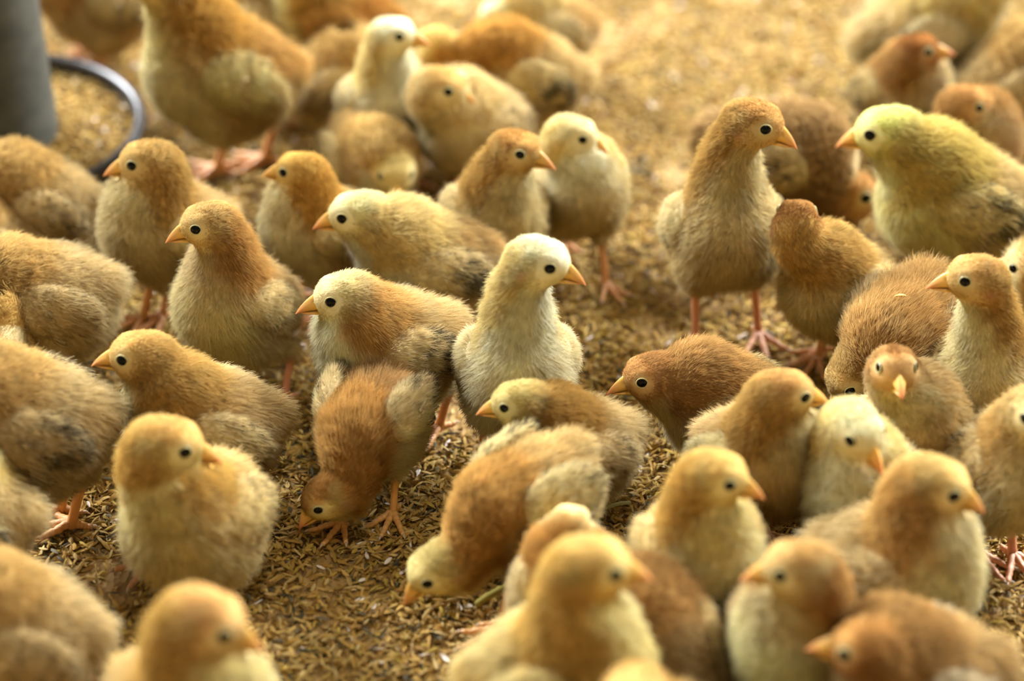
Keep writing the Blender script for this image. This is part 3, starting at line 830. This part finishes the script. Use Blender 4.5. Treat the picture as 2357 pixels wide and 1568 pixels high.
chick('f', 'ginger capped chick looking down to the right in front of the pale tall necked chick', (1090, 290), (1033, 195), (1100, 246), -135, 'tan', s=1.06, hb=60, pitch=18, n=19200, hr=0.184, nk=(26, 42), dark=.45,
      opts={'cols': {'crown': (214, 168, 96), 'nape': (232, 200, 142)}})
chick('aw', 'large pale chick with grey wing patch, head cut off by the top right edge', (2130, 75), (2270, -50), (2340, -40), 12, 'pale', s=1.35, hb=50, n=12000, hr=0.258, dark=1.0, opts={'cols': {'breast': (226, 214, 170), 'flank': (214, 196, 150)}})
chick('ax', 'chick with dark brown head and red tipped beak looking right at the top right', (2075, 215), (2105, 132), (2200, 125), -60, 'brown', s=1.0, hb=60, pitch=25, n=16800, hr=0.202, nk=(22, 46), opts={'cols': {'crown': (150, 92, 40), 'face': (172, 116, 62), 'breast': (226, 206, 160)}, 'red': 1})
chick('az', 'tan chick cut by the right edge behind the brown cheeked chick', (2330, 190), (2410, 140), (2450, 150), 20, 'tan', hb=50, s=1.1, n=9600, hr=0.258, dark=.2)
chick('ay', 'brown cheeked chick with small hooked beak looking right, near the right edge', (2235, 325), (2235, 248), (2312, 274), -60, 'brown', s=1.0, hb=50, pitch=20, n=15600, hr=0.202, nk=(24, 38), opts={'cols': {'crown': (196, 140, 76), 'face': (204, 150, 86), 'breast': (204, 160, 104)}})
# second row
chick('q', 'tan chick at the left edge below the feeder tube, facing left out of frame', (92, 468), (-70, 390), (-120, 400), 182, 'tan', s=1.04, hb=52, n=16800, hr=0.202, dark=.6)
chick('i', 'cream chick with lowered head facing the camera, behind the ginger one with yellow beak', (845, 370), (908, 388), (917, 452), -60, 'cream', s=1.0, hb=50, pitch=-5, n=18000, hr=0.184, nk=(40, 12), dark=.1, gaze=(-82, -38),
      opts={'cols': {'crown': (220, 190, 118), 'nape': (220, 180, 110), 'back': (218, 180, 118)}})
chick('j', 'golden headed chick with bright yellow beak looking left', (735, 530), (700, 398), (597, 405), 205, 'ginger', s=1.0, hb=60, pitch=20, n=18000, hr=0.175, nk=(20, 44), dark=.1, opts={'red': .1, 'cols': {'crown': (214, 164, 76), 'face': (218, 172, 84), 'nape': (206, 154, 66)}})
chick('p', 'round ginger headed chick looking left in front of the feeder ring', (385, 530), (342, 385), (233, 405), 215, 'ginger', s=1.12, hb=60, pitch=20, n=24000, hr=0.166, nk=(20, 42), dark=.15, feet=[(330, 740), (375, 735)], opts={'cols': {'breast': (222, 196, 148)}})
chick('n', 'chick with ginger hood looking right, standing behind the white one in the centre', (1140, 500), (1175, 350), (1278, 393), -75, 'ginger', s=1.04, hb=60, pitch=26, n=26400, hr=0.147, nk=(20, 46), dark=.15, opts={'cols': {'crown': (196, 142, 72), 'breast': (232, 206, 150)}})
chick('o', 'pale headed chick with spread orange foot, right of the ginger hooded one', (1335, 435), (1328, 322), (1402, 356), -70, 'pale', s=.98, hb=62, pitch=24, n=19200, hr=0.166, nk=(18, 38), dark=.1, feet=[(1395, 660), (1290, 560)], opts={'cols': {'breast': (226, 200, 146), 'crown': (236, 212, 156)}})
chick('ab', 'brown streaked chick bent down behind the tall ginger headed one, grey tail at left', (1765, 368), (1950, 450), (1985, 520), 0, 'brown', s=1.25, hb=52, pitch=-12, n=19200, hr=0.202, nk=(40, -5), dark=.9, opts={'cols': {'back': (190, 150, 100), 'flank': (150, 116, 66), 'breast': (170, 132, 80), 'nape': (170, 130, 80)}})
chick('ac', 'yellow headed chick facing left with black marked wing, at the right', (2200, 465), (2045, 325), (1930, 335), 186, 'yellow', s=1.28, hb=60, pitch=14, n=40500, hr=0.141, nk=(34, 30), dark=1.0)
chick('aa', 'tallest ginger headed chick standing straight on pink legs, looking right', (1665, 530), (1735, 312), (1836, 345), -78, 'ginger', s=1.14, hb=72, pitch=38, n=33600, hr=0.147, nk=(22, 52), dark=.1, feet=[(1745, 775), (1600, 800)],
      opts={'cols': {'crown': (200, 148, 80), 'breast': (228, 200, 148), 'flank': (220, 180, 112)}, 'pink': .8, 'fat': .95})
# left column
chick('q2', 'back of a light brown chick peeking in at the left edge', (-12, 548), (-80, 500), (-120, 510), 180, 'tan', s=.95, hb=46, n=9600, hr=0.184)
chick('r', 'fluffy tan chick with rounded wing at the left edge, head out of frame', (112, 692), (-110, 620), (-180, 640), 185, 'tan', s=1.12, hb=58, pitch=0, n=31200, hr=0.138, dark=.1, nk=(50, 28), feet=[(150, 820), (110, 830)])
chick('s', 'small ginger head cut by the left edge, above the dark winged chick', (-55, 800), (28, 756), (-45, 765), 60, 'ginger', s=1.0, hb=56, n=10800, hr=0.147, nk=(24, 22), legs=False)
chick('v', 'scruffy chick with ginger neck standing on red legs, looking left', (545, 700), (478, 552), (380, 560), -135, 'ginger', s=1.04, hb=64, pitch=30, n=51300, hr=0.106, nk=(22, 48), dark=.25, feet=[(655, 925), (515, 925)], fluff=1.15,
      opts={'cols': {'face': (232, 196, 128), 'crown': (222, 180, 112), 'nape': (208, 156, 84), 'breast': (238, 216, 164), 'throat': (236, 208, 160)}, 'pink': .9})
chick('k', 'cream headed chick leaning left with black streaked wing, behind the peach necked one', (985, 610), (832, 500), (718, 527), 196, 'cream', s=1.14, hb=56, pitch=10, n=54000, hr=0.106, nk=(36, 30), dark=1.0, feet=[(1080, 790), (1060, 800)])
chick('l', 'sharp peach and cream chick facing left with dark tipped wing feathers, left of centre', (900, 800), (795, 692), (680, 722), 205, 'peach', s=1.12, hb=62, pitch=4, n=56700, hr=0.106, nk=(28, 34), dark=.95, feet=[(1010, 990), (975, 1000)])
chick('m', 'white chick with long upright neck in the centre, looking right', (1190, 850), (1235, 621), (1350, 656), -85, 'pale', s=1.10, hb=66, pitch=36, n=62100, hr=0.106, nk=(22, 56), dark=.5, feet=[(1210, 1070), (1112, 1065)], opts={'fat': .97, 'pink': .3, 'cols': {'flank': (228, 204, 158)}})
# middle row
chick('t', 'dark winged tan chick at the left edge with fluffy rump and orange leg', (62, 978), (-90, 900), (-150, 920), 184, 'tan', s=1.22, hb=64, pitch=6, n=45900, hr=0.114, dark=.9, feet=[(165, 1215), (140, 1180)], opts={'pink': .2})
chick('u', 'ginger chick crouching low and facing left, beak by the fluffy rump', (475, 985), (325, 850), (205, 845), 190, 'ginger', s=1.14, hb=48, pitch=10, n=48600, hr=0.114, nk=(38, 32), dark=.25, legs=False)
chick('x', 'pecking chick seen from behind its ginger neck, red beak tip in the husks', (858, 965), (742, 1115), (686, 1222), -112, 'golden', s=0.96, hb=56, pitch=-20, n=59400, hr=0.106, nk=(58, -28), dark=.7, feet=[(905, 1185), (790, 1205)], fluff=1.25,
      opts={'wlift': 7, 'wz': 7, 'tw': 5, 'cols': {'back': (220, 172, 112), 'nape': (212, 158, 82), 'crown': (196, 142, 68), 'wing': (244, 226, 182), 'flank': (238, 216, 168)}, 'pink': 0, 'red': 1})
chick('y', 'small hunched chick with ruffled brown collar, in front of the central white one', (1320, 1030), (1195, 935), (1095, 955), 205, 'tan', s=.98, hb=56, pitch=12, n=48600, hr=0.114, nk=(32, 26), dark=.45, fluff=1.2,
      opts={'cols': {'crown': (216, 190, 120), 'face': (224, 204, 146), 'nape': (180, 134, 62), 'breast': (234, 212, 160)}})
chick('z', 'rusty brown chick lying down with dark wing, facing left', (1685, 945), (1508, 880), (1395, 910), 166, 'brown', s=1.06, hb=42, pitch=4, n=54000, hr=0.114, nk=(40, 30), dark=.95, legs=False,
      opts={'cols': {'back': (176, 134, 74), 'breast': (242, 222, 184), 'throat': (236, 212, 168), 'flank': (210, 180, 124)}, 'red': .9})
chick('ad', 'chick turning its brown head away, beside the tall ginger headed one', (1930, 660), (1834, 512), (0, 0), 225, 'golden', s=1.05, hb=60, pitch=22, n=31200, hr=0.138, nk=(26, 40), dark=.1, gaze=(85, -25), beak=True,
      feet=[(1880, 830), (1890, 815)], opts={'cols': {'crown': (170, 118, 60), 'face': (176, 122, 62), 'nape': (216, 172, 96), 'throat': (220, 176, 100), 'breast': (232, 206, 150)}})
chick('am', 'pale head with orange beak peeking in at the right edge', (2430, 690), (2360, 610), (2288, 608), 165, 'tan', s=0.98, hb=55, n=12000, hr=0.147, nk=(36, 36))
chick('ae', 'bristly chick pecking down with its tan back raised, behind the frontal small face', (2085, 770), (1965, 890), (1925, 975), -118, 'tan', s=1.12, hb=62, pitch=-18, n=45900, hr=0.123, nk=(34, -24), dark=.5, fluff=1.2,
      opts={'cols': {'back': (206, 160, 96), 'nape': (206, 158, 92), 'crown': (212, 172, 106)}})
chick('af', 'tall ginger and white chick with raised head looking left, near the right edge', (2265, 880), (2250, 668), (2132, 664), -110, 'ginger', s=1.06, hb=63, pitch=36, n=45900, hr=0.123, nk=(18, 54), dark=.2,
      opts={'cols': {'crown': (214, 166, 98), 'throat': (240, 222, 178), 'breast': (236, 212, 160)}, 'fat': .95})
chick('ag', 'chick staring straight at the camera with dark striped brow', (2105, 985), (2058, 845), (2064, 888), -75, 'ginger', s=.98, hb=64, pitch=28, n=40500, hr=0.123, nk=(18, 42), dark=.2, gaze=(-88, -6),
      opts={'cols': {'crown': (202, 152, 92), 'face': (208, 162, 102), 'breast': (214, 174, 110), 'nape': (222, 186, 130)}, 'stripe': (150, 104, 54), 'red': .9})
# front rows
chick('ah', 'ginger headed chick with pale wing looking right, left of the white faced one', (1745, 1060), (1822, 905), (1915, 930), -50, 'ginger', s=1.06, hb=60, pitch=20, n=40500, hr=0.132, nk=(22, 42), dark=.2, feet=[(1765, 1240), (1700, 1240)],
      opts={'cols': {'wing': (236, 222, 176), 'breast': (216, 178, 112), 'crown': (206, 156, 90)}, 'red': .2})
chick('ai', 'white faced chick looking down toward the camera', (1975, 1120), (1963, 1000), (2000, 1062), -100, 'pale', s=1.06, hb=60, pitch=22, n=26400, hr=0.156, nk=(22, 40), dark=.15, gaze=(-58, -34), opts={'cols': {'crown': (240, 226, 178), 'breast': (240, 230, 202)}})
chick('al', 'chick cut by the right edge standing on dark red legs', (2345, 1075), (2380, 950), (2440, 980), -70, 'tan', s=1.1, hb=62, pitch=24, n=24000, hr=0.156, nk=(20, 44), feet=[(2330, 1285), (2250, 1280)], opts={'pink': .9})
chick('au', 'whitish chick cut by the left edge, above the blurred tan one', (-75, 1168), (-70, 1060), (-120, 1070), 170, 'pale', s=1.05, hb=56, n=14400, hr=0.166, dark=.8)
chick('w', 'round plump chick with head turned right over its shoulder, lower left', (450, 1190), (415, 1035), (508, 1072), -112, 'golden', s=1.16, hb=52, pitch=14, n=40500, hr=0.15, nk=(18, 40), dark=.25, feet=[(485, 1350), (350, 1285)], fluff=1.05,
      opts={'cols': {'crown': (222, 176, 100), 'breast': (230, 206, 156)}, 'pink': .5})
chick('as', 'pecking cream and ginger chick bowed low, beak in the husks at bottom centre', (1222, 1150), (1000, 1320), (928, 1398), 218, 'golden', s=1.06, hb=60, pitch=-16, n=40500, hr=0.15, nk=(58, -24), dark=.6, feet=[(1195, 1430), (1150, 1455)],
      opts={'wz': 6, 'wlift': 3, 'cols': {'wing': (236, 218, 170), 'nape': (212, 160, 82), 'crown': (226, 202, 136), 'back': (226, 188, 124)}, 'pink': .1})
chick('ar', 'small chick seen from behind with ginger patch on its nape', (1300, 1365), (1308, 1215), (0, 0), 80, 'tan', s=0.88, hb=62, pitch=26, n=24000, hr=0.175, nk=(14, 42), gaze=(72, -25), dark=.1,
      opts={'cols': {'crown': (232, 196, 134), 'nape': (208, 152, 74), 'back': (222, 196, 142), 'flank': (226, 206, 160)}, 'fat': .85})
chick('aj', 'golden crowned chick looking right on thin orange legs, lower right of centre', (1610, 1275), (1655, 1128), (1764, 1152), -72, 'golden', s=1.06, hb=62, pitch=26, n=28800, hr=0.175, nk=(20, 44), dark=.3, feet=[(1685, 1490), (1670, 1480)], opts={'pink': .3})
chick('ak', 'large tan chick facing right with grey marked wing, lower right', (2060, 1310), (2150, 1138), (2272, 1186), -28, 'tan', s=1.17, hb=54, pitch=14, n=31200, hr=0.184, nk=(28, 42), dark=.6, opts={'cols': {'crown': (228, 190, 118), 'face': (228, 190, 118), 'nape': (216, 168, 94), 'breast': (238, 220, 170)}})
chick('at', 'blurred tan chick at the bottom left corner with orange foot', (35, 1460), (-100, 1370), (-160, 1400), 182, 'tan', s=1.12, hb=58, n=19200, hr=0.23, dark=.3, feet=[(180, 1560), (140, 1570)], opts={'pink': .2})
chick('av', 'blurred peach head with black eye rising from the bottom edge at left', (440, 1640), (470, 1480), (605, 1512), -40, 'golden', s=1.22, hb=56, pitch=20, n=24000, hr=0.23, nk=(20, 42), legs=False, opts={'cols': {'crown': (228, 178, 110), 'face': (228, 190, 124)}})
chick('an', 'slender chick with white breast looking left at the bottom right', (1835, 1475), (1825, 1325), (1708, 1342), -120, 'tan', s=1.12, hb=56, pitch=34, n=28800, hr=0.221, nk=(20, 52), dark=.3, legs=False, opts={'cols': {'crown': (214, 170, 104), 'breast': (240, 228, 180), 'nape': (204, 152, 84)}, 'fat': .85})
chick('aq', 'brown backed chick half hidden behind the large golden one at the bottom edge', (1500, 1500), (1470, 1395), (1430, 1400), 110, 'brown', s=1.1, hb=50, pitch=10, n=19200, hr=0.23, nk=(20, 30), legs=False)
chick('ao', 'very blurred brown faced chick at the bottom right, nearest the camera', (2115, 1565), (1965, 1485), (1862, 1508), 190, 'brown', s=1.14, hb=60, pitch=8, n=24000, hr=0.258, nk=(62, 30), legs=False, opts={'cols': {'crown': (196, 140, 72), 'face': (176, 118, 52), 'wing': (236, 220, 196), 'back': (206, 166, 108)}})
chick('ap', 'large golden yellow chick facing right at the bottom edge, white breast', (1290, 1560), (1370, 1328), (1506, 1345), -12, 'golden', s=1.2, hb=62, pitch=24, n=31200, hr=0.23, nk=(24, 48), dark=.05, legs=False, opts={'cols': {'crown': (236, 196, 118), 'face': (232, 194, 108), 'nape': (224, 180, 92), 'breast': (240, 214, 138), 'back': (232, 204, 142), 'flank': (228, 184, 92), 'wing': (238, 214, 156)}})
chick('ba', 'tan crown of a chick just showing above the bottom edge', (1535, 1745), (1465, 1600), (1400, 1640), -100, 'ginger', s=1.15, hb=50, n=9600, hr=0.258, legs=False)
def loose_husk(label, px, py, turn):
    bpy.context.view_layer.update()
    dg = bpy.context.evaluated_depsgraph_get()
    ok, loc, nrm, _, ob, _ = SC.ray_cast(dg, Vector(CAMP), Vector(ray(px, py)))
    if not ok: return
    t = np.linspace(-1, 1, 9); V = []; F = []
    for i, q in enumerate(t):
        w = 0.00125 * math.sqrt(max(0.0, 1 - abs(q) ** 2.2)) + 0.00008
        for j in range(6):
            a = j / 6 * 2 * math.pi; V.append((q * 0.0040, w * math.cos(a), 0.55 * w * math.sin(a) - 0.0006 * q * q))
        if i:
            for j in range(6): F.append(((i - 1) * 6 + j, (i - 1) * 6 + (j + 1) % 6, i * 6 + (j + 1) % 6, i * 6 + j))
    F += [tuple(range(5, -1, -1)), tuple(range(48, 54))]
    o = mesh_obj('rice_husk', V, F, M_HUSK, None, np.tile(lin((226, 190, 110)), (len(V), 1)))
    o.location = loc + nrm * 0.0042
    o.rotation_euler = (nrm.to_track_quat('Z', 'Y').to_matrix() @ Matrix.Rotation(math.radians(turn), 3, 'Z')).to_euler()
    o['label'] = label; o['category'] = 'husk'
loose_husk('yellow rice husk stuck on the wing of the rusty brown lying chick', 1674, 920, 50)
loose_husk('rice husk caught on the raised back of the bristly pecking chick', 2070, 694, 80)
print('script seconds', round(time.time() - T0, 1))
